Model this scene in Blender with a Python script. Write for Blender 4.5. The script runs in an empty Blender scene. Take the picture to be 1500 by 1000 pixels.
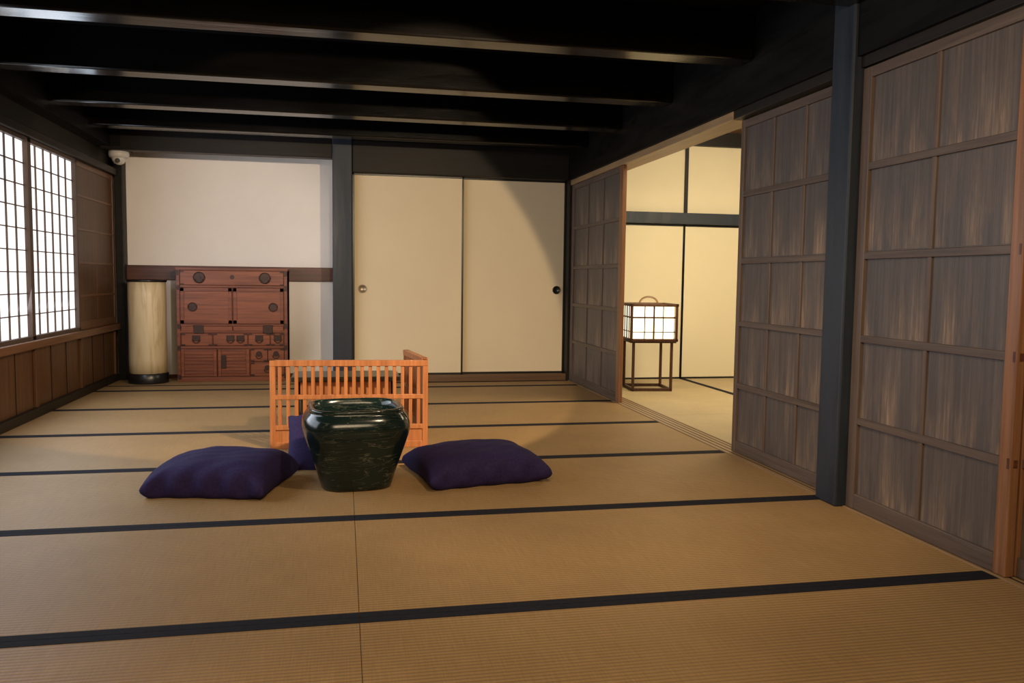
import bpy, bmesh, math, random
from mathutils import Vector, Matrix
random.seed(4)
S=bpy.context.scene
S.view_settings.view_transform='Standard'
S.view_settings.look='None'
S.view_settings.exposure=0.0

# ---------------- materials ----------------
def newmat(name):
    m=bpy.data.materials.new(name); m.use_nodes=True
    nt=m.node_tree; b=nt.nodes['Principled BSDF']
    return m,nt,b
def mapping(nt,scale,rot=(0,0,0)):
    tc=nt.nodes.new('ShaderNodeTexCoord'); mp=nt.nodes.new('ShaderNodeMapping')
    mp.inputs['Scale'].default_value=scale; mp.inputs['Rotation'].default_value=rot
    nt.links.new(tc.outputs['Object'],mp.inputs['Vector']); return mp
def noise(nt,mp,scale=1,detail=5,rough=.6,dist=0):
    n=nt.nodes.new('ShaderNodeTexNoise'); n.inputs['Scale'].default_value=scale
    n.inputs['Detail'].default_value=detail; n.inputs['Roughness'].default_value=rough
    n.inputs['Distortion'].default_value=dist
    nt.links.new(mp.outputs[0],n.inputs['Vector']); return n
def ramp(nt,src,stops):
    r=nt.nodes.new('ShaderNodeValToRGB')
    while len(r.color_ramp.elements)<len(stops): r.color_ramp.elements.new(.5)
    for e,(p,c) in zip(r.color_ramp.elements,stops):
        e.position=p; e.color=(*c,1)
    nt.links.new(src,r.inputs['Fac']); return r
def math_(nt,op,a,b=None):
    m=nt.nodes.new('ShaderNodeMath'); m.operation=op
    for i,v in enumerate((a,b)):
        if v is None: continue
        if isinstance(v,(int,float)): m.inputs[i].default_value=v
        else: nt.links.new(v,m.inputs[i])
    return m.outputs[0]
def bump(nt,b,src,strength=.2,dist=.01):
    bp=nt.nodes.new('ShaderNodeBump'); bp.inputs['Strength'].default_value=strength
    bp.inputs['Distance'].default_value=dist
    nt.links.new(src,bp.inputs['Height']); nt.links.new(bp.outputs[0],b.inputs['Normal'])
def wood(name,c1,c2,grain='Z',fine=60,rough=.5,bs=.15,spec=.4,lo=.3,hi=.7):
    m,nt,b=newmat(name)
    sc={'X':(2.0,fine,fine),'Y':(fine,2.0,fine),'Z':(fine,fine,2.0)}[grain]
    mp=mapping(nt,sc); n=noise(nt,mp,1,6,.65,.3)
    r=ramp(nt,n.outputs['Fac'],[(lo,c1),(hi,c2)])
    nt.links.new(r.outputs[0],b.inputs['Base Color'])
    b.inputs['Roughness'].default_value=rough; b.inputs['Specular IOR Level'].default_value=spec
    bump(nt,b,n.outputs['Fac'],bs,.004)
    return m
def plain(name,c1,c2=None,scale=8,rough=.6,bs=.05,metal=0,spec=.5):
    m,nt,b=newmat(name); c2=c2 or tuple(x*.85 for x in c1)
    mp=mapping(nt,(1,1,1)); n=noise(nt,mp,scale,4)
    r=ramp(nt,n.outputs['Fac'],[(.3,c2),(.7,c1)])
    nt.links.new(r.outputs[0],b.inputs['Base Color'])
    b.inputs['Roughness'].default_value=rough; b.inputs['Metallic'].default_value=metal
    b.inputs['Specular IOR Level'].default_value=spec
    if bs: bump(nt,b,n.outputs['Fac'],bs,.003)
    return m
def emis(name,c,s,base=(.8,.75,.65)):
    m,nt,b=newmat(name)
    mp=mapping(nt,(1,1,1)); n=noise(nt,mp,25,3)
    r=ramp(nt,n.outputs['Fac'],[(.2,tuple(x*.93 for x in c)),(.8,c)])
    b.inputs['Base Color'].default_value=(*base,1)
    nt.links.new(r.outputs[0],b.inputs['Emission Color'])
    b.inputs['Emission Strength'].default_value=s
    b.inputs['Roughness'].default_value=.8
    return m

M={}
def tatami(name,c1,c2):
    m,nt,b=newmat(name)
    mp=mapping(nt,(1,1,1))
    w=nt.nodes.new('ShaderNodeTexWave'); w.bands_direction='Y'; w.inputs['Scale'].default_value=20
    w.inputs['Distortion'].default_value=.3; w.inputs['Detail'].default_value=1
    nt.links.new(mp.outputs[0],w.inputs['Vector'])
    mp2=mapping(nt,(260,8,1)); n=noise(nt,mp2,1,4)
    mp3=mapping(nt,(1,1,1)); n3=noise(nt,mp3,2.2,5)
    r=ramp(nt,n.outputs['Fac'],[(.25,c2),(.75,c1)])
    mx=nt.nodes.new('ShaderNodeMix'); mx.data_type='RGBA'; mx.blend_type='MULTIPLY'; mx.inputs[0].default_value=.6
    nt.links.new(r.outputs[0],mx.inputs[6]); 
    r2=ramp(nt,w.outputs['Fac'],[(0,(.52,.49,.45)),(.6,(1,1,1))])
    nt.links.new(r2.outputs[0],mx.inputs[7])
    mx2=nt.nodes.new('ShaderNodeMix'); mx2.data_type='RGBA'; mx2.blend_type='MULTIPLY'; mx2.inputs[0].default_value=.6
    r3=ramp(nt,n3.outputs['Fac'],[(.3,(.72,.71,.70)),(.7,(1,1,1))])
    nt.links.new(mx.outputs[2],mx2.inputs[6]); nt.links.new(r3.outputs[0],mx2.inputs[7])
    nt.links.new(mx2.outputs[2],b.inputs['Base Color'])
    b.inputs['Roughness'].default_value=.55; b.inputs['Specular IOR Level'].default_value=.3
    bump(nt,b,w.outputs['Fac'],.35,.003)
    return m
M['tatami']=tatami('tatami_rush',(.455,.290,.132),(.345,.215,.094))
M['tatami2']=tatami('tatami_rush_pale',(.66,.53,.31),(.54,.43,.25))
M['heri']=plain('tatami_border_cloth',(.018,.019,.027),(.011,.011,.018),60,.85,.1,0,.15)
M['seam']=plain('tatami_gap',(.10,.06,.03))
M['slab']=plain('subfloor',(.05,.035,.02))
def lacquer(name,c,rough,bs=.25,sc=(1.5,9,9),spec=.5):
    m,nt,b=newmat(name)
    mp=mapping(nt,sc); n=noise(nt,mp,1.5,6,.6,.4)
    r=ramp(nt,n.outputs['Fac'],[(.3,tuple(x*.6 for x in c)),(.7,c)])
    nt.links.new(r.outputs[0],b.inputs['Base Color'])
    rr=nt.nodes.new('ShaderNodeMapRange'); rr.inputs[3].default_value=rough*.6; rr.inputs[4].default_value=rough*1.6
    nt.links.new(n.outputs['Fac'],rr.inputs[0]); nt.links.new(rr.outputs[0],b.inputs['Roughness'])
    b.inputs['Specular IOR Level'].default_value=spec
    bump(nt,b,n.outputs['Fac'],bs,.006)
    return m
M['beam']=lacquer('black_beam_wood',(.004,.0034,.0032),.16,.3,(1.2,7,7),spec=.30)
M['beamY']=lacquer('black_beam_wood_long',(.0045,.004,.0036),.45,.25,(9,1.5,9),.18)
M['ceil']=wood('soot_black_boards',(.002,.0018,.0015),(.005,.004,.0035),'Y',20,.8,.1,.1)
M['post']=lacquer('blue_black_post',(.024,.033,.050),.45,.2,(12,12,1.5),.4)
M['dark']=wood('dark_stained_timber',(.006,.005,.004),(.014,.010,.008),'X',40,.5,.15,.25)
M['darkY']=wood('dark_stained_timber_y',(.008,.006,.004),(.020,.014,.010),'Y',40,.5,.15,.3)
M['brownX']=wood('brown_rail_wood',(.06,.020,.010),(.12,.042,.020),'X',50,.4)
M['sill']=wood('sill_wood',(.09,.045,.02),(.17,.09,.045),'X',50,.45)
M['wainX']=wood('wainscot_wood',(.060,.028,.012),(.15,.070,.032),'Z',45,.4)
M['sillY']=wood('window_sill_wood',(.11,.050,.022),(.21,.10,.048),'Y',45,.35)
M['track']=wood('track_wood',(.26,.16,.08),(.40,.27,.145),'Y',45,.45)
M['plaster']=plain('white_plaster',(.84,.78,.72),(.80,.74,.68),3,.85,.05)
M['fusuma']=plain('cream_fusuma_paper',(.84,.70,.48),(.80,.66,.45),1.5,.75,.02)
M['fusuma2']=plain('pale_fusuma_paper',(.82,.74,.53),(.78,.70,.50),1.5,.8,.02)
M['frameblk']=plain('black_frame_lacquer',(.010,.010,.011),None,10,.3,.02)
def boards(name,dark,light,worn_glow):
    m,nt,b=newmat(name)
    mp=mapping(nt,(75,75,2.0)); n=noise(nt,mp,1,7,.7,.2)
    mp2=mapping(nt,(3,7,1.6)); n2=noise(nt,mp2,1.6,4,.6)
    mp3=mapping(nt,(120,120,5)); n3=noise(nt,mp3,1,4,.7)
    r=ramp(nt,n.outputs['Fac'],[(.30,dark),(.72,light)])
    r2=ramp(nt,n2.outputs['Fac'],[(.40,(0,0,0)),(.68,(1,1,1))])
    r3=ramp(nt,n3.outputs['Fac'],[(.38,(.12,.12,.12)),(.68,(1,1,1))])
    tc=nt.nodes.new('ShaderNodeTexCoord'); sx=nt.nodes.new('ShaderNodeSeparateXYZ'); nt.links.new(tc.outputs['Object'],sx.inputs[0])
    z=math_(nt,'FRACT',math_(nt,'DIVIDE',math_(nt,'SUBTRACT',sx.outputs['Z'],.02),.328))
    glowz=math_(nt,'POWER',math_(nt,'SUBTRACT',1.0,z),2.2)  # warm glow painted into the board colour at the foot of each cell
    a=math_(nt,'MULTIPLY',math_(nt,'ADD',glowz,math_(nt,'MULTIPLY',r2.outputs[0],.25)),r3.outputs[0])
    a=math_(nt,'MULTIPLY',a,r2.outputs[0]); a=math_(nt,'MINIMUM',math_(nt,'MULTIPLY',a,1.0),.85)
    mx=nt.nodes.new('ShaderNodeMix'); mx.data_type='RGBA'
    nt.links.new(a,mx.inputs[0]); nt.links.new(r.outputs[0],mx.inputs[6]); mx.inputs[7].default_value=(*worn_glow,1)
    nt.links.new(mx.outputs[2],b.inputs['Base Color'])
    b.inputs['Roughness'].default_value=.48
    bump(nt,b,n.outputs['Fac'],.3,.004)
    return m
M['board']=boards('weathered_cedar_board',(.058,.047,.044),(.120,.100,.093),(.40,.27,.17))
M['stile']=wood('door_frame_wood',(.080,.054,.042),(.155,.108,.084),'Z',55,.45)
M['rail']=wood('door_rail_wood',(.070,.050,.042),(.14,.103,.084),'Y',55,.45)
M['orange']=wood('door_edge_wood',(.15,.065,.028),(.32,.15,.07),'Z',55,.4)
M['paperwin']=emis('shoji_paper_daylit',(.94,.95,.98),1.12)
M['muntin']=wood('muntin_wood',(.06,.040,.034),(.12,.082,.07),'Z',60,.5)
M['tansu']=wood('tansu_red_wood',(.12,.032,.014),(.29,.088,.038),'X',40,.38,.1)
M['tansuf']=wood('tansu_frame_wood',(.10,.027,.013),(.24,.072,.033),'X',40,.38,.1)
M['iron']=plain('tansu_iron',(.060,.028,.020),(.030,.015,.011),30,.42,.1,.5)
M['kekkai']=wood('lattice_cedar',(.34,.115,.040),(.60,.235,.088),'Z',45,.38,.08)
M['desk']=wood('writing_desk_wood',(.05,.045,.03),(.10,.085,.055),'X',40,.35)
M['purple']=plain('indigo_purple_cotton',(.029,.020,.080),(.019,.012,.058),90,.85,.25,0,.2)
M['lantern_wood']=wood('lantern_dark_wood',(.035,.014,.008),(.085,.035,.018),'Z',60,.4)
M['lantern_paper']=emis('lantern_paper_lit',(1.0,.86,.60),1.7)
M['bamboo']=wood('handle_bamboo',(.13,.075,.035),(.24,.14,.07),'X',50,.4)
M['white']=plain('white_plastic',(.75,.74,.72),None,10,.35,0)
M['blackglass']=plain('smoked_dome',(.10,.095,.09),None,10,.1,0)
M['ash']=plain('hibachi_ash',(.12,.11,.10),(.06,.055,.05),60,.95,.4)
M['knob']=plain('pull_metal',(.45,.36,.25),(.28,.22,.15),40,.35,.05,.7)
m,nt,b=newmat('andon_paper_cream')
mp=mapping(nt,(9,9,1.1)); n=noise(nt,mp,1.1,4,.5,1.2)
r=ramp(nt,n.outputs['Fac'],[(.3,(.70,.57,.37)),(.5,(.64,.50,.30)),(.56,(.55,.41,.23)),(.62,(.66,.53,.33)),(.8,(.74,.62,.42))])
nt.links.new(r.outputs[0],b.inputs['Base Color']); b.inputs['Roughness'].default_value=.45; M['creampaper']=m
# pot glaze: near-black green with a few thin wandering pale contours
m,nt,b=newmat('dark_green_glaze')
mp=mapping(nt,(2.2,2.2,13),(0,.12,0)); n=noise(nt,mp,1.0,5,.55,.3)
c_=math_(nt,'FRACT',math_(nt,'MULTIPLY',n.outputs['Fac'],12))
line=ramp(nt,c_,[(.0,(1,1,1)),(.06,(.35,.35,.35)),(.14,(0,0,0)),(.97,(0,0,0)),(1,(1,1,1))])
mpb=mapping(nt,(1,1,1)); nb=noise(nt,mpb,6,3); nf=noise(nt,mpb,70,3)
mask=ramp(nt,nb.outputs['Fac'],[(.40,(.10,.10,.10)),(.62,(1,1,1))])
mf=ramp(nt,nf.outputs['Fac'],[(.35,(.3,.3,.3)),(.6,(1,1,1))])
fac=math_(nt,'MULTIPLY',math_(nt,'MULTIPLY',line.outputs[0],mask.outputs[0]),mf.outputs[0])
base=ramp(nt,nb.outputs['Fac'],[(.3,(.004,.009,.009)),(.7,(.009,.020,.018))])
mx=nt.nodes.new('ShaderNodeMix'); mx.data_type='RGBA'
nt.links.new(fac,mx.inputs[0]); nt.links.new(base.outputs[0],mx.inputs[6]); mx.inputs[7].default_value=(.15,.155,.115,1)
nt.links.new(mx.outputs[2],b.inputs['Base Color'])
b.inputs['Roughness'].default_value=.17; b.inputs['Specular IOR Level'].default_value=.45
bump(nt,b,nb.outputs['Fac'],.05,.01); M['glaze']=m

# ---------------- mesh builder ----------------
class B:
    def __init__(s,name):
        s.name=name; s.bm=bmesh.new(); s.mats=[]
    def mi(s,k):
        if k not in s.mats: s.mats.append(k)
        return s.mats.index(k)
    def box(s,x0,x1,y0,y1,z0,z1,mat,M4=None,bev=0):
        t=bmesh.new()
        bmesh.ops.create_cube(t,size=1)
        for v in t.verts:
            v.co=Vector(((x0+x1)/2+v.co.x*(x1-x0),(y0+y1)/2+v.co.y*(y1-y0),(z0+z1)/2+v.co.z*(z1-z0)))
        if bev: bmesh.ops.bevel(t,geom=t.edges[:],offset=bev,segments=2,affect='EDGES',profile=.5)
        s.merge(t,mat,M4)
    def merge(s,t,mat,M4=None,smooth=False):
        if M4: bmesh.ops.transform(t,matrix=M4,verts=t.verts)
        mi=s.mi(mat); mp={}
        for v in t.verts: mp[v]=s.bm.verts.new(v.co)
        for f in t.faces:
            try:
                nf=s.bm.faces.new([mp[v] for v in f.verts]); nf.material_index=mi; nf.smooth=smooth
            except ValueError: pass
        t.free()
    def cyl(s,p0,p1,r,mat,seg=20,r2=None,smooth=True):
        p0=Vector(p0);p1=Vector(p1); d=p1-p0
        t=bmesh.new(); bmesh.ops.create_cone(t,cap_ends=True,segments=seg,radius1=r,radius2=r if r2 is None else r2,depth=d.length)
        q=d.to_track_quat('Z','Y').to_matrix().to_4x4()
        s.merge(t,mat,Matrix.Translation((p0+p1)/2)@q,smooth)
    def loft(s,rings,mat,M4=None,closed=True,caps=(True,True),smooth=True):
        t=bmesh.new(); R=[[t.verts.new(p) for p in ring] for ring in rings]
        n=len(R[0])
        for a,b_ in zip(R,R[1:]):
            for i in range(n if closed else n-1):
                j=(i+1)%n; t.faces.new((a[i],a[j],b_[j],b_[i]))
        if caps[0]: t.faces.new(R[0][::-1])
        if caps[1]: t.faces.new(R[-1])
        s.merge(t,mat,M4,smooth)
    def tube(s,pts,r,mat,seg=8):
        rings=[]
        for i,p in enumerate(pts):
            p=Vector(p); a=Vector(pts[max(i-1,0)]); b_=Vector(pts[min(i+1,len(pts)-1)])
            q=(b_-a).to_track_quat('Z','Y')
            rings.append([p+q@Vector((r*math.cos(k*2*math.pi/seg),r*math.sin(k*2*math.pi/seg),0)) for k in range(seg)])
        s.loft(rings,mat)
    def done(s,M4=None):
        me=bpy.data.meshes.new(s.name); bmesh.ops.recalc_face_normals(s.bm,faces=s.bm.faces[:])
        s.bm.to_mesh(me); s.bm.free()
        o=bpy.data.objects.new(s.name,me); S.collection.objects.link(o)
        for k in s.mats: me.materials.append(M[k])
        if M4: o.matrix_world=M4
        return o

XL,XR,YB,YR,YF,ZC=-1.84,1.93,7.05,7.5,-1.6,2.15
# ---------------- floor ----------------
f=B('floor')
f.box(XL-.1,4.9,YF-.1,YR+.1,-.12,-.06,'slab')
y1=2.114;D=.91;XS=.039
def mat_(x0,x1,y0,y1_,k,hw=.034):
    f.box(x0+.001,x1-.001,y0+.001,y1_-.001,-.04,0,k)
    f.box(x0+.001,x1-.001,y0+.001,y0+hw,-.01,.0012,'heri')
    f.box(x0+.001,x1-.001,y1_-hw,y1_-.001,-.01,.0012,'heri')
for n in range(-5,6):
    a=max(YF,y1+n*D); b_=y1+(n+1)*D
    if n==5: b_=YB-.07
    mat_(XL,XS,a,b_,'tatami'); mat_(XS,XR,a,b_,'tatami')
f.box(XL,-.085,YB-.07,YR,-.04,0,'tatami')
f.box(XL,XR,YF,YR,-.05,-.003,'seam')
# adjoining room mats, laid lengthwise along Y, bordered on their long sides
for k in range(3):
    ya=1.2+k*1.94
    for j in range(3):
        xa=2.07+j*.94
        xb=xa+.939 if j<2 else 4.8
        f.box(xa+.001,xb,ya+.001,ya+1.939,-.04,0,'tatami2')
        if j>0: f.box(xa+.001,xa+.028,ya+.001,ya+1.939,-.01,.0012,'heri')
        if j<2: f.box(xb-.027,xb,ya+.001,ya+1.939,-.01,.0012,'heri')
f.done()
t=B('trim_1')
t.box(1.932,2.068,YF,YB,-.04,.004,'track')
for gx in (1.958,1.990,2.022,2.050): t.box(gx-.002,gx+.002,YF,YB,-.01,.0055,'dark')
t.done()

# ---------------- ceiling + beams ----------------
c=B('ceiling'); c.box(XL-.1,XR+.1,YF-.1,YR+.1,ZC,ZC+.08,'ceil'); c.done()
c=B('ceiling_adjoining'); c.box(XR+.1,4.9,1.0,YR+.1,2.2,2.28,'sill'); c.done()
for yc in (1.0,1.95,2.86,3.77,4.76,5.66,6.47):
    b_=B('ceiling_beam'); b_.box(XL,1.91,yc-.07,yc+.07,1.93,ZC+.02,'beam',bev=.010); b_.done()

# ---------------- back wall ----------------
w=B('wall_back')
w.box(XL-.1,.0,YR,YR+.1,0,ZC,'plaster')
w.box(-.06,.05,7.14,YR,0,ZC,'plaster')
w.box(0.05,XR+.1,7.14,YR,0,ZC,'plaster')
w.done()
t=B('trim_2'); t.box(XL,-.06,YR-.035,YR,.838,.96,'brownX',bev=.004); t.done()
t=B('trim_3'); t.box(XL,-.085,6.98,7.10,1.845,ZC,'dark',bev=.006); t.done()
t=B('trim_4'); t.box(.078,1.915,6.98,7.14,1.738,2.0,'dark',bev=.006); t.box(.078,1.915,7.0,7.14,2.0,ZC,'ceil'); t.done()
t=B('trim_5'); t.box(.078,1.93,6.985,7.14,0,.058,'sill',bev=.004); t.done()
t=B('trim_6'); t.box(XL,-.06,YR-.02,YR,0,.03,'brownX'); t.done()
p=B('post'); p.box(-.083,.077,6.97,7.14,0,ZC,'post',bev=.008); p.done()
p=B('post'); p.box(XL,-1.775,7.38,7.5,0,ZC,'dark',bev=.006); p.done()
p=B('post'); p.box(1.915,2.07,6.96,7.14,0,ZC,'dark',bev=.006); p.done()
p=B('post'); p.box(1.895,2.07,2.88,3.02,0,ZC,'post',bev=.008); p.done()
def fusuma(name,x0,x1,y,z0,z1,paper,hx,hz,hm):
    d=B(name); fw=.016
    d.box(x0+fw*.5,x1-fw*.5,y,y+.018,z0+fw*.5,z1-fw*.5,paper)
    for a,c_ in ((x0,x0+fw),(x1-fw,x1)): d.box(a,c_,y-.004,y+.024,z0,z1,'frameblk',bev=.002)
    for a,c_ in ((z0,z0+fw),(z1-fw,z1)): d.box(x0,x1,y-.004,y+.024,a,c_,'frameblk',bev=.002)
    if hx is not None:
        rings=[]
        for (r_,yy) in ((.036,0),(.036,-.006),(.031,-.008),(.027,-.004),(.025,-.002),(.0005,-.0015)):
            rings.append([Vector((hx+r_*math.cos(k*math.pi/12),y+yy-.001,hz+r_*math.sin(k*math.pi/12))) for k in range(24)])
        d.loft(rings,hm,caps=(False,False))
    return d.done()
fusuma('door_1',.078,1.008,7.035,.058,1.738,'fusuma',.158,.785,'knob')
fusuma('door_2',.985,1.915,7.068,.058,1.738,'fusuma',1.84,.79,'frameblk')

# ---------------- left wall ----------------
w=B('wall_left')
w.box(XL-.12,XL-.03,YF-.1,YR,0,.46,'wainX')
w.box(XL-.12,XL-.03,YF-.1,2.8,.46,ZC,'wainX')
w.box(XL-.12,XL-.03,YF-.1,YR,1.69,ZC,'darkY')
w.box(XL-.12,XL-.04,6.4,YR,.46,1.69,'wainX')
for k in range(10):
    y=7.38-k*.91
    w.box(XL-.03,XL-.012,y-.02,y+.02,.0,.44,'wainX',bev=.003)
    for j in range(1,3):
        yy=y-j*.91/3; w.box(XL-.031,XL-.027,yy-.003,yy+.003,.05,.44,'dark')
w.done()
t=B('baseboard_left'); t.box(XL-.03,XL+.012,YF,YR-.12,0,.055,'darkY',bev=.004); t.done()
t=B('trim_7'); t.box(XL-.03,XL+.03,YF,YR-.12,.425,.475,'sillY',bev=.005); t.done()
t=B('trim_8'); t.box(XL-.03,XL+.03,YF,YR-.12,1.685,1.74,'darkY',bev=.005)
t.box(XL-.03,XL+.08,YF,6.97,1.87,ZC,'beamY'); t.box(XL-.03,XL+.15,6.97,YR-.12,1.87,ZC,'beamY'); t.done()
for k in range(4):
    yb=6.4-k*.905; ya=yb-.905
    wd=B('window_%d'%(k+1)); x0=XL-.028; x1=XL-.002
    wd.box(x0-.006,x0,ya,yb,.475,1.685,'paperwin')
    for a,c_ in ((ya,ya+.026),(yb-.026,yb)): wd.box(x0,x1+.004,a,c_,.475,1.685,'muntin',bev=.002)
    for a,c_ in ((.475,.50),(1.66,1.685)): wd.box(x0,x1+.004,ya,yb,a,c_,'muntin',bev=.002)
    for j in range(1,6):
        y=ya+.026+j*(.905-.052)/6; wd.box(x0,x1-.016,y-.003,y+.003,.5,1.67,'muntin')
    for j in range(1,9):
        z=.50+j*(1.16)/9; wd.box(x0,x1-.017,ya+.02,yb-.02,z-.003,z+.003,'muntin')
    wd.done()
def panel(name,x0,y0,y1_,z0,z1,cols,rails,sw=.05,th=.03,near='stile',board='board',rm='rail',sm='stile',rh=.028,mw=.02,tenons=False):
    d=B(name)
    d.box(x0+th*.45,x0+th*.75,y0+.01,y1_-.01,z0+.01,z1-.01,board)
    d.box(x0,x0+th,y0,y0+sw,z0,z1,near,bev=.003)
    d.box(x0,x0+th,y1_-sw,y1_,z0,z1,sm,bev=.003)
    d.box(x0+.001,x0+th-.001,y0+sw,y1_-sw,z0,z0+.06,rm,bev=.003)
    d.box(x0+.001,x0+th-.001,y0+sw,y1_-sw,z1-.04,z1,rm,bev=.003)
    for z in rails:
        d.box(x0+.002,x0+th-.002,y0+sw-.005,y1_-sw+.005,z-rh/2,z+rh/2,rm,bev=.002)
        if tenons:
            d.box(x0+.008,x0+th-.008,y0-.001,y0+.01,z-.012,z+.012,'brownX')
            d.box(x0-.001,x0+.01,y0+.008,y0+.016,z-.016,z+.016,'brownX')
    for j in range(1,cols):
        y=y0+sw+(y1_-y0-2*sw)*j/cols
        d.box(x0+.006,x0+th-.006,y-mw/2,y+mw/2,z0+.05,z1-.03,sm,bev=.002)
    return d.done()
RZ=[.35,.668,.985,1.32]
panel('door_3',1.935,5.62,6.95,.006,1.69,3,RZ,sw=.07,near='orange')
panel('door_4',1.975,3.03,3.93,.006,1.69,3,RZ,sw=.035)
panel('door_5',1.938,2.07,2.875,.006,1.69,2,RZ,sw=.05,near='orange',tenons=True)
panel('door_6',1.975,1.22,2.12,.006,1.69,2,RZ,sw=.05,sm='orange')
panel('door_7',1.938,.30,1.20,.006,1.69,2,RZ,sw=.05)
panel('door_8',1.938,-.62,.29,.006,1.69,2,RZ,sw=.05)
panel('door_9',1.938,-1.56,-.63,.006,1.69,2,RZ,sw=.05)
panel('door_10',XL-.036,6.405,7.375,.476,1.684,2,[.72,.96,1.20,1.44],sw=.03,board='wainX',rm='sillY',sm='wainX',near='wainX',rh=.018,mw=.014)
t=B('trim_9'); t.box(1.925,2.07,3.93,6.96,1.692,1.735,'track',bev=.003)
t.box(1.93,2.07,YF,3.93,1.694,1.737,'darkY',bev=.003); t.done()
w=B('wall_right'); w.box(1.912,2.07,YF,6.96,1.736,ZC,'beamY'); w.done()
w=B('wall_front'); w.box(XL-.1,XR+.1,YF-.1,YF,0,ZC,'plaster'); w.done()

# ---------------- adjoining room ----------------
w=B('wall_adjoining_back')
w.box(2.07,4.9,7.03,7.13,0,2.2,'plaster')
w.done()
fusuma('door_11',2.07,3.0,7.0,.0,1.385,'fusuma2',None,0,None)
fusuma('door_12',2.99,3.92,7.0,.0,1.385,'fusuma2',None,0,None)
fusuma('door_13',3.91,4.8,7.0,.0,1.385,'fusuma2',None,0,None)
t=B('trim_10'); t.box(2.07,4.8,6.95,7.03,1.387,1.487,'post',bev=.004)
for x in (2.985,3.9): t.box(x,x+.03,6.985,7.03,1.487,2.08,'dark')
for a,c_ in ((2.07,2.985),(3.015,3.9)): t.box(a,c_,7.0,7.03,1.487,2.08,'fusuma2')
t.box(2.07,4.8,6.95,7.03,2.08,2.2,'dark'); t.done()
w=B('wall_adjoining_side'); w.box(4.8,4.9,1.0,7.03,0,2.2,'plaster'); w.done()
w=B('wall_adjoining_front'); w.box(2.07,4.9,1.0,1.1,0,2.2,'plaster'); w.done()

# ---------------- tansu chest ----------------
c=B('tansu_chest'); x0,x1,yf,yb=-1.34,-.46,7.2,7.46; H=.945
c.box(x0,x1,yf+.012,yb,.02,H-.012,'tansuf')
c.box(x0-.006,x1+.006,yf-.004,yb,H-.022,H,'tansuf',bev=.003)
c.box(x0,x1,yf,yb,0,.035,'tansuf',bev=.003)
for a in (x0,x1-.026): c.box(a,a+.026,yf-.002,yb,.0,H-.02,'tansuf',bev=.002)
for z in (.285,.415,.47,.79): c.box(x0+.02,x1-.02,yf-.001,yf+.03,z-.009,z+.009,'tansuf',bev=.002)
def ring(bb,x,z,R,r=.003,y=yf-.01,mat='iron',a0=0,a1=360):
    n=24; pts=[(x+R*math.cos(math.radians(a0+(a1-a0)*k/n)),y,z+R*math.sin(math.radians(a0+(a1-a0)*k/n))) for k in range(n+1)]
    bb.tube(pts,r,mat,6)
def disc(bb,x,z,R,y=yf,mat='iron',th=.006):
    bb.cyl((x,y,z),(x,y-th,z),R,mat,24,smooth=False)
def drawer(xa,xb,za,zb,y=yf):
    c.box(xa,xb,y-.004,y+.02,za,zb,'tansu',bev=.003)
def strapc(xa,xb,za,zb):
    s_=.03
    for (a,b2) in ((xa,xa+s_),(xb-s_,xb)):
        for (p_,q) in ((za,za+.012),(zb-.012,zb)): c.box(a,b2,yf-.007,yf-.002,p_,q,'iron',bev=.001)
drawer(x0+.03,x1-.03,.802,.918); strapc(x0+.03,x1-.03,.802,.918)
for x in (-1.16,-.64):
    disc(c,x,.862,.040); ring(c,x,.862,.044,.004); disc(c,x,.862,.014,yf-.006)
    ring(c,x,.85,.03,.004,yf-.016,a0=180,a1=360)
disc(c,-.90,.868,.018)
drawer(x0+.03,-.905,.482,.778); drawer(-.895,x1-.03,.482,.778)
for xa,xb in ((x0+.03,-.905),(-.895,x1-.03)):
    c.box(xa,xa+.03,yf-.009,yf,.482,.778,'tansuf',bev=.002); c.box(xb-.03,xb,yf-.009,yf,.482,.778,'tansuf',bev=.002)
    c.box(xa,xb,yf-.009,yf,.482,.512,'tansuf',bev=.002); c.box(xa,xb,yf-.009,yf,.748,.778,'tansuf',bev=.002)
    strapc(xa,xb,.482,.778)
for x in (-1.215,-.575):
    disc(c,x,.62,.030); ring(c,x,.62,.034,.004); disc(c,x,.62,.012,yf-.006)
xs=[x0+.03,-1.06,-.78,-.60,x1-.03]
for a,b2 in zip(xs,xs[1:]):
    drawer(a+.005,b2-.005,.30,.40); strapc(a+.005,b2-.005,.30,.40)
for a,b2 in ((x0+.03,-.9),(-.9,x1-.03)): drawer(a+.004,b2-.004,.424,.46)
for x in (-1.19,-.92,-.84,-.69,-.54):
    c.box(x-.032,x+.032,yf-.009,yf-.003,.335,.385,'iron',bev=.003); ring(c,x,.348,.026,.0035,yf-.013,a0=180,a1=360)
    disc(c,x-.026,.35,.007,yf-.008); disc(c,x+.026,.35,.007,yf-.008)
for x in (-1.17,-.62): c.box(x-.04,x+.04,yf-.009,yf-.003,.40,.47,'iron',bev=.004)
c.box(x0+.03,-1.03,yf-.004,yf+.02,.045,.27,'tansuf',bev=.002)
for k in range(7): c.box(x0+.06,-1.06,yf-.010,yf-.002,.066+k*.027,.080+k*.027,'tansu',bev=.002)
c.box(x0+.03,x0+.055,yf-.012,yf,.045,.27,'tansu',bev=.002); c.box(-1.055,-1.03,yf-.012,yf,.045,.27,'tansu',bev=.002)
c.box(-1.02,-.77,yf-.004,yf+.02,.045,.27,'tansuf',bev=.002)
for k in range(7): c.box(-.99,-.80,yf-.010,yf-.002,.066+k*.027,.080+k*.027,'tansu',bev=.002)
for x in (-1.02,-.795): c.box(x,x+.025,yf-.012,yf,.045,.27,'tansu',bev=.002)
c.box(-.995,-.955,yf-.015,yf-.008,.11,.22,'iron',bev=.003)
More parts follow.
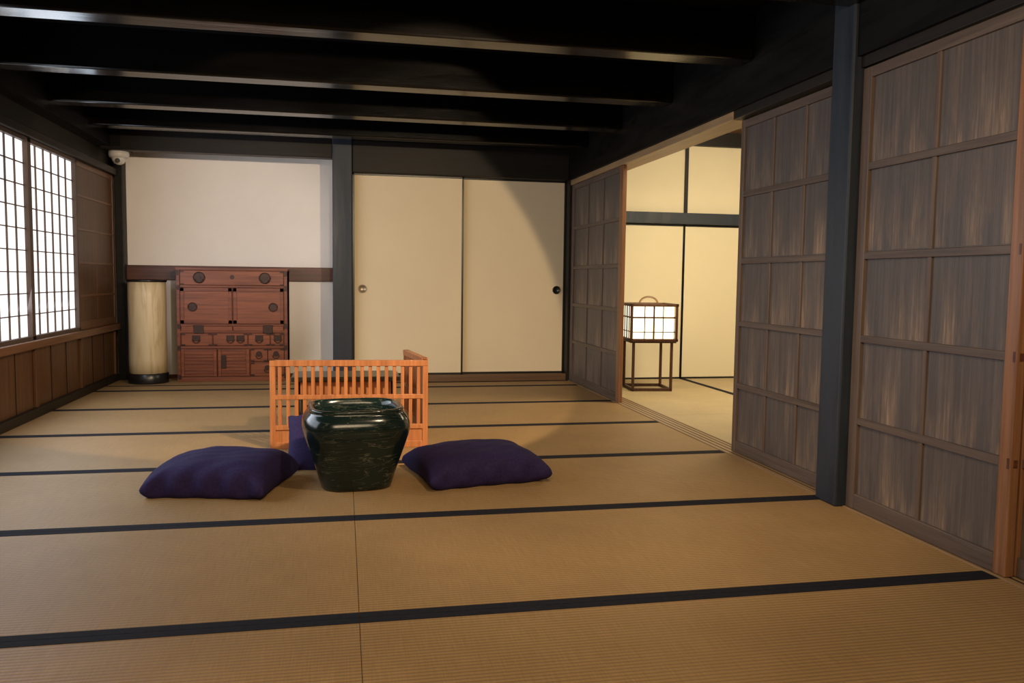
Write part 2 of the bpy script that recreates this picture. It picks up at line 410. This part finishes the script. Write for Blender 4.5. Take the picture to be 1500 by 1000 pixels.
for (xa,xb,za,zb) in ((-.76,-.625,.165,.27),(-.62,-.49,.165,.27),(-.76,-.49,.045,.155)):
    drawer(xa,xb,za,zb); strapc(xa,xb,za,zb); xm=(xa+xb)/2; zm=(za+zb)/2
    disc(c,xm,zm+.01,.024); ring(c,xm,zm,.026,.0035,yf-.013,a0=180,a1=360)
for x in (x0+.004,x1-.030):
    for z in (.04,.28,.46,.78,.9): c.box(x,x+.026,yf-.006,yf,z-.02,z+.02,'iron',bev=.002)
c.done()

# ---------------- standing cylindrical paper lantern ----------------
L=B('cylindrical_paper_lantern'); cx,cy,R=-1.565,7.20,.15
def circ(r_,z,n=40): return [Vector((cx+r_*math.cos(k*2*math.pi/n),cy+r_*math.sin(k*2*math.pi/n),z)) for k in range(n)]
L.loft([circ(R-.006,.07),circ(R-.004,.2),circ(R-.006,.45),circ(R-.004,.7),circ(R-.006,.83)],'creampaper')
L.loft([circ(R+.004,0),circ(R+.006,.01),circ(R+.006,.075),circ(R,.082),circ(R-.008,.082)],'frameblk')
L.loft([circ(R-.008,.822),circ(R+.003,.822),circ(R+.003,.84),circ(R-.01,.84),circ(R-.012,.825)],'frameblk')
L.box(cx-.006,cx+.006,cy+R-.006,cy+R+.006,.07,.83,'frameblk')
L.done()

# ---------------- lattice screen (two hinged panels) ----------------
K=B('lattice_screen')
def lattice(P,Q,z1,n,first=True):
    P=Vector((*P,0));Q=Vector((*Q,0)); d=(Q-P); Ln=d.length; ang=math.atan2(d.y,d.x)
    T=Matrix.Translation(P)@Matrix.Rotation(ang,4,'Z')
    b=lambda a0,a1,y0,y1_,z0,z1_,bev=.002: K.box(a0,a1,y0,y1_,z0,z1_,'kekkai',T,bev)
    b(0,.028,-.014,.014,0,z1); b(Ln-.028,Ln,-.014,.014,0,z1)
    b(0,Ln,-.016,.016,z1-.03,z1)
    b(.02,Ln-.02,-.013,.013,.255,.278)
    b(.02,Ln-.02,-.013,.013,.098,.122)
    b(.02,Ln-.02,-.005,.005,.03,.10)
    b(.02,Ln-.02,-.013,.013,0,.034)
    for i in range(n):
        x=.028+(Ln-.056)*(i+.5)/n
        b(x-.009,x+.009,-.009,.009,.11,z1-.02,.0015)
lattice((-.365,4.33),(.432,4.28),.455,18)
lattice((.418,4.305),(.355,4.80),.465,10)
K.done()
T_=B('low_writing_desk')
T_.box(-.27,.30,4.46,4.76,.325,.35,'desk',bev=.004)
T_.box(-.24,.27,4.48,4.74,.24,.325,'kekkai',bev=.002)
for x in (-.25,.25):
    for y in (4.48,4.72): T_.box(x-.0,x+.03,y,y+.025,0,.325,'desk',bev=.003)
T_.box(-.25,.28,4.485,4.50,.03,.055,'desk'); T_.box(-.25,.28,4.72,4.735,.03,.055,'desk')
T_.done()

# ---------------- hibachi pot ----------------
P=B('ceramic_hibachi_pot')
def sq(r_,z,n=72,e=3.4):
    out=[]
    for k in range(n):
        a=2*math.pi*k/n; c_,s_=math.cos(a),math.sin(a)
        q=(abs(c_)**e+abs(s_)**e)**(-1/e); out.append(Vector((r_*q*c_,r_*q*s_,z)))
    return out
prof=[(.0,.138,3.2),(.004,.146,3.2),(.02,.151,3.2),(.06,.162,3.2),(.12,.181,3.3),(.18,.201,3.4),(.225,.215,3.5),(.25,.220,3.5),(.272,.220,3.5),(.292,.215,3.5),(.308,.206,3.5),(.318,.197,3.6),(.325,.192,3.6),(.330,.193,3.6),(.336,.194,3.7),(.341,.190,3.7),(.341,.178,3.7),(.334,.170,3.6),(.31,.167,3.4),(.24,.172,3.3)]
P.loft([sq(r_,z,e=e) for z,r_,e in prof],'glaze',caps=(True,False))
P.loft([sq(.174,.236),sq(.12,.240),sq(.05,.246),sq(.01,.247)],'ash',caps=(False,True))
P.done(Matrix.Translation((.050,3.545,0))@Matrix.Rotation(math.radians(6),4,'Z'))

# ---------------- cushions ----------------
def cushion(name,w_,d_,h_,M4,seed=0,floor=True):
    rnd=random.Random(seed); N=44; c=B(name); t=bmesh.new()
    ph=[rnd.uniform(0,6.28) for _ in range(6)]
    def pt(u,v,sgn):
        pinch=.05
        x=u*(1-pinch*(1-v*v)); y=v*(1-pinch*(1-u*u))
        e=max(0,(1-abs(u)**4))*max(0,(1-abs(v)**4)); pz=e**.36
        wr=.035*math.sin(5*u+3*v+ph[0])*math.sin(4*v-2*u+ph[1])+.02*math.sin(11*u-7*v+ph[2])*math.sin(9*v+ph[3])
        edge=.012*math.sin(14*(u-v)+ph[4])*(1-pz)
        if sgn>0: z=h_*(.36+.64*pz*(1+wr))
        else: z=h_*(.36-.36*min(1,pz*1.5))
        z+= -h_*.27*(min(abs(u),abs(v))**3)*(.6+.4*math.sin(3*u+ph[5]))
        return Vector((x*w_/2,y*d_/2+edge,max(z,.0) if floor else z))
    g={}
    for s_ in (1,-1):
        for i in range(N+1):
            for j in range(N+1):
                u=-1+2*i/N; v=-1+2*j/N
                u=math.sin(u*math.pi/2)*.75+u*.25; v=math.sin(v*math.pi/2)*.75+v*.25
                if s_==-1 and (i in(0,N) or j in(0,N)): g[(s_,i,j)]=g[(1,i,j)]; continue
                g[(s_,i,j)]=t.verts.new(pt(u,v,s_))
        for i in range(N):
            for j in range(N):
                q=[g[(s_,i,j)],g[(s_,i+1,j)],g[(s_,i+1,j+1)],g[(s_,i,j+1)]]
                t.faces.new(q if s_>0 else q[::-1])
    c.merge(t,'purple',None,True)
    o=c.done(M4); return o
cushion('zabuton_cushion',.50,.46,.145,Matrix.Translation((-.49,3.58,0))@Matrix.Rotation(math.radians(-14),4,'Z'),1)
cushion('zabuton_cushion',.55,.48,.136,Matrix.Translation((.578,3.625,0))@Matrix.Rotation(math.radians(10),4,'Z'),7)
cushion('zabuton_cushion',.50,.36,.11,Matrix.Translation((-.015,4.00,.055))@Matrix.Rotation(math.radians(38),4,'X'),3,False)

# ---------------- andon lantern ----------------
A=B('andon_floor_lantern'); hw=.195; z0,z1=.40,.70
lw='lantern_wood'
A.box(-.165,.165,-.165,.165,z0+.01,z1-.02,'lantern_paper')
for sx in (-1,1):
    for sy in (-1,1):
        A.box(sx*.182-.010,sx*.182+.010,sy*.182-.010,sy*.182+.010,z0,z1,lw,bev=.002)
        A.box(sx*.155-.010,sx*.155+.010,sy*.155-.010,sy*.155+.010,0,z0,lw,bev=.002)
for z,h in ((z0,.022),(z1-.022,.022)):
    for s_ in (-1,1):
        A.box(-hw,hw,s_*.184-.011,s_*.184+.011,z,z+h,lw,bev=.002)
        A.box(s_*.184-.011,s_*.184+.011,-hw,hw,z,z+h,lw,bev=.002)
for s_ in (-1,1):
    for x in (-.075,.0,.075):
        hh=.006 if x==0 else .003
        A.box(x-hh,x+hh,s_*.176-.004,s_*.176+.004,z0,z1,lw)
        A.box(s_*.176-.004,s_*.176+.004,x-hh,x+hh,z0,z1,lw)
    for z,hh in ((.475,.003),(.59,.006)):
        A.box(-.18,.18,s_*.176-.004,s_*.176+.004,z-hh,z+hh,lw)
        A.box(s_*.176-.004,s_*.176+.004,-.18,.18,z-hh,z+hh,lw)
    A.box(-.165,.165,s_*.155-.009,s_*.155+.009,0.0,.024,lw,bev=.002)
    A.box(s_*.155-.009,s_*.155+.009,-.165,.165,0.0,.024,lw,bev=.002)
A.box(-.185,.185,-.185,.185,z0-.012,z0+.004,lw,bev=.002)
A.tube([(.075*math.cos(math.radians(a)),0,z1-.004+.055*math.sin(math.radians(a))) for a in range(0,181,12)],.008,'bamboo')
A.box(-.09,.09,-.012,.012,z1-.02,z1,lw); A.box(-.184,.184,-.01,.01,z1-.02,z1-.006,lw)
A.done(Matrix.Translation((2.435,6.37,0.0))@Matrix.Rotation(math.radians(-6),4,'Z'))

# ---------------- security dome camera ----------------
C=B('security_dome_camera'); cx,cy=-1.735,7.12
def cc(r_,z): return [Vector((cx+r_*math.cos(k*math.pi/14),cy+r_*math.sin(k*math.pi/14),z)) for k in range(28)]
C.loft([cc(.05,1.87),cc(.052,1.862),cc(.075,1.85),cc(.078,1.82),cc(.07,1.80),cc(.055,1.795)],'white')
C.loft([cc(.055,1.796),cc(.05,1.775),cc(.036,1.755),cc(.015,1.745),cc(.002,1.743)],'white')
C.cyl((cx,cy-.045,1.775),(cx+.005,cy-.056,1.768),.018,'blackglass',16)
C.done()

# ---------------- lights ----------------
def aim(o,loc,tgt):
    o.location=loc; o.rotation_euler=(Vector(tgt)-Vector(loc)).to_track_quat('-Z','Y').to_euler()
def area(name,loc,tgt,sx,sy,e,col):
    l=bpy.data.lights.new(name,'AREA'); l.shape='RECTANGLE'; l.size=sx; l.size_y=sy; l.energy=e; l.color=col
    o=bpy.data.objects.new(name,l); S.collection.objects.link(o); aim(o,loc,tgt); return o
def spot(name,loc,tgt,ang,e,col,blend=.3,r=.04):
    l=bpy.data.lights.new(name,'SPOT'); l.spot_size=math.radians(ang); l.spot_blend=blend; l.energy=e; l.color=col; l.shadow_soft_size=r
    o=bpy.data.objects.new(name,l); S.collection.objects.link(o); aim(o,loc,tgt); return o
WARM=(1,.76,.48)
area('added_fill_light',(.1,.2,1.9),(.1,4.2,.2),1.8,1.0,66,WARM)  # unseen warm fill, added to lift the whole room
spot('spot_light_fusuma',(.9,2.4,1.7),(-.62,7.06,.09),60,235,(1,.77,.49),.07,.03)
spot('spot_light_plaster',(.2,2.6,1.70),(-1.05,7.5,1.2),27,190,(1,.86,.78),.7)
spot('spot_light_floor',(.8,2.2,1.9),(.9,3.5,0),100,62,WARM,.8,.06)
spot('spot_light_doors',(.5,1.2,1.7),(1.93,3.0,.9),75,34,(1,.74,.48),.8,.06)
area('adjoining_room_light',(3.2,5.2,2.1),(3.0,6.4,0),1.2,1.2,72,(1,.83,.56))
l=bpy.data.lights.new('andon_bulb','POINT'); l.energy=4; l.color=(1,.75,.42); l.shadow_soft_size=.1
o=bpy.data.objects.new('andon_bulb',l); S.collection.objects.link(o); o.location=(2.41,6.0,.85)
area('window_daylight',(XL+.06,4.6,1.08),(1,4.6,.5),3.4,1.1,42,(.75,.86,1))

w=bpy.data.worlds.new('World'); S.world=w; w.use_nodes=True
w.node_tree.nodes['Background'].inputs[0].default_value=(.5,.45,.4,1); w.node_tree.nodes['Background'].inputs[1].default_value=.1

# ---------------- camera ----------------
f_,th,ph,ro,Hc=1210.96,.2020,.0748,-.0125,.8777
r0=Vector((math.cos(th),-math.sin(th),0)); F=Vector((math.sin(th)*math.cos(ph),math.cos(th)*math.cos(ph),-math.sin(ph)))
d0=-r0.cross(F); r=r0*math.cos(ro)+d0*math.sin(ro); d=d0*math.cos(ro)-r0*math.sin(ro)
mt=Matrix((r,-d,-F)).transposed().to_4x4(); mt.translation=Vector((0,0,Hc))
cd=bpy.data.cameras.new('camera'); cd.sensor_fit='HORIZONTAL'; cd.sensor_width=36; cd.lens=f_/1500*36; cd.clip_start=.02
co=bpy.data.objects.new('camera',cd); S.collection.objects.link(co); co.matrix_world=mt; S.camera=co
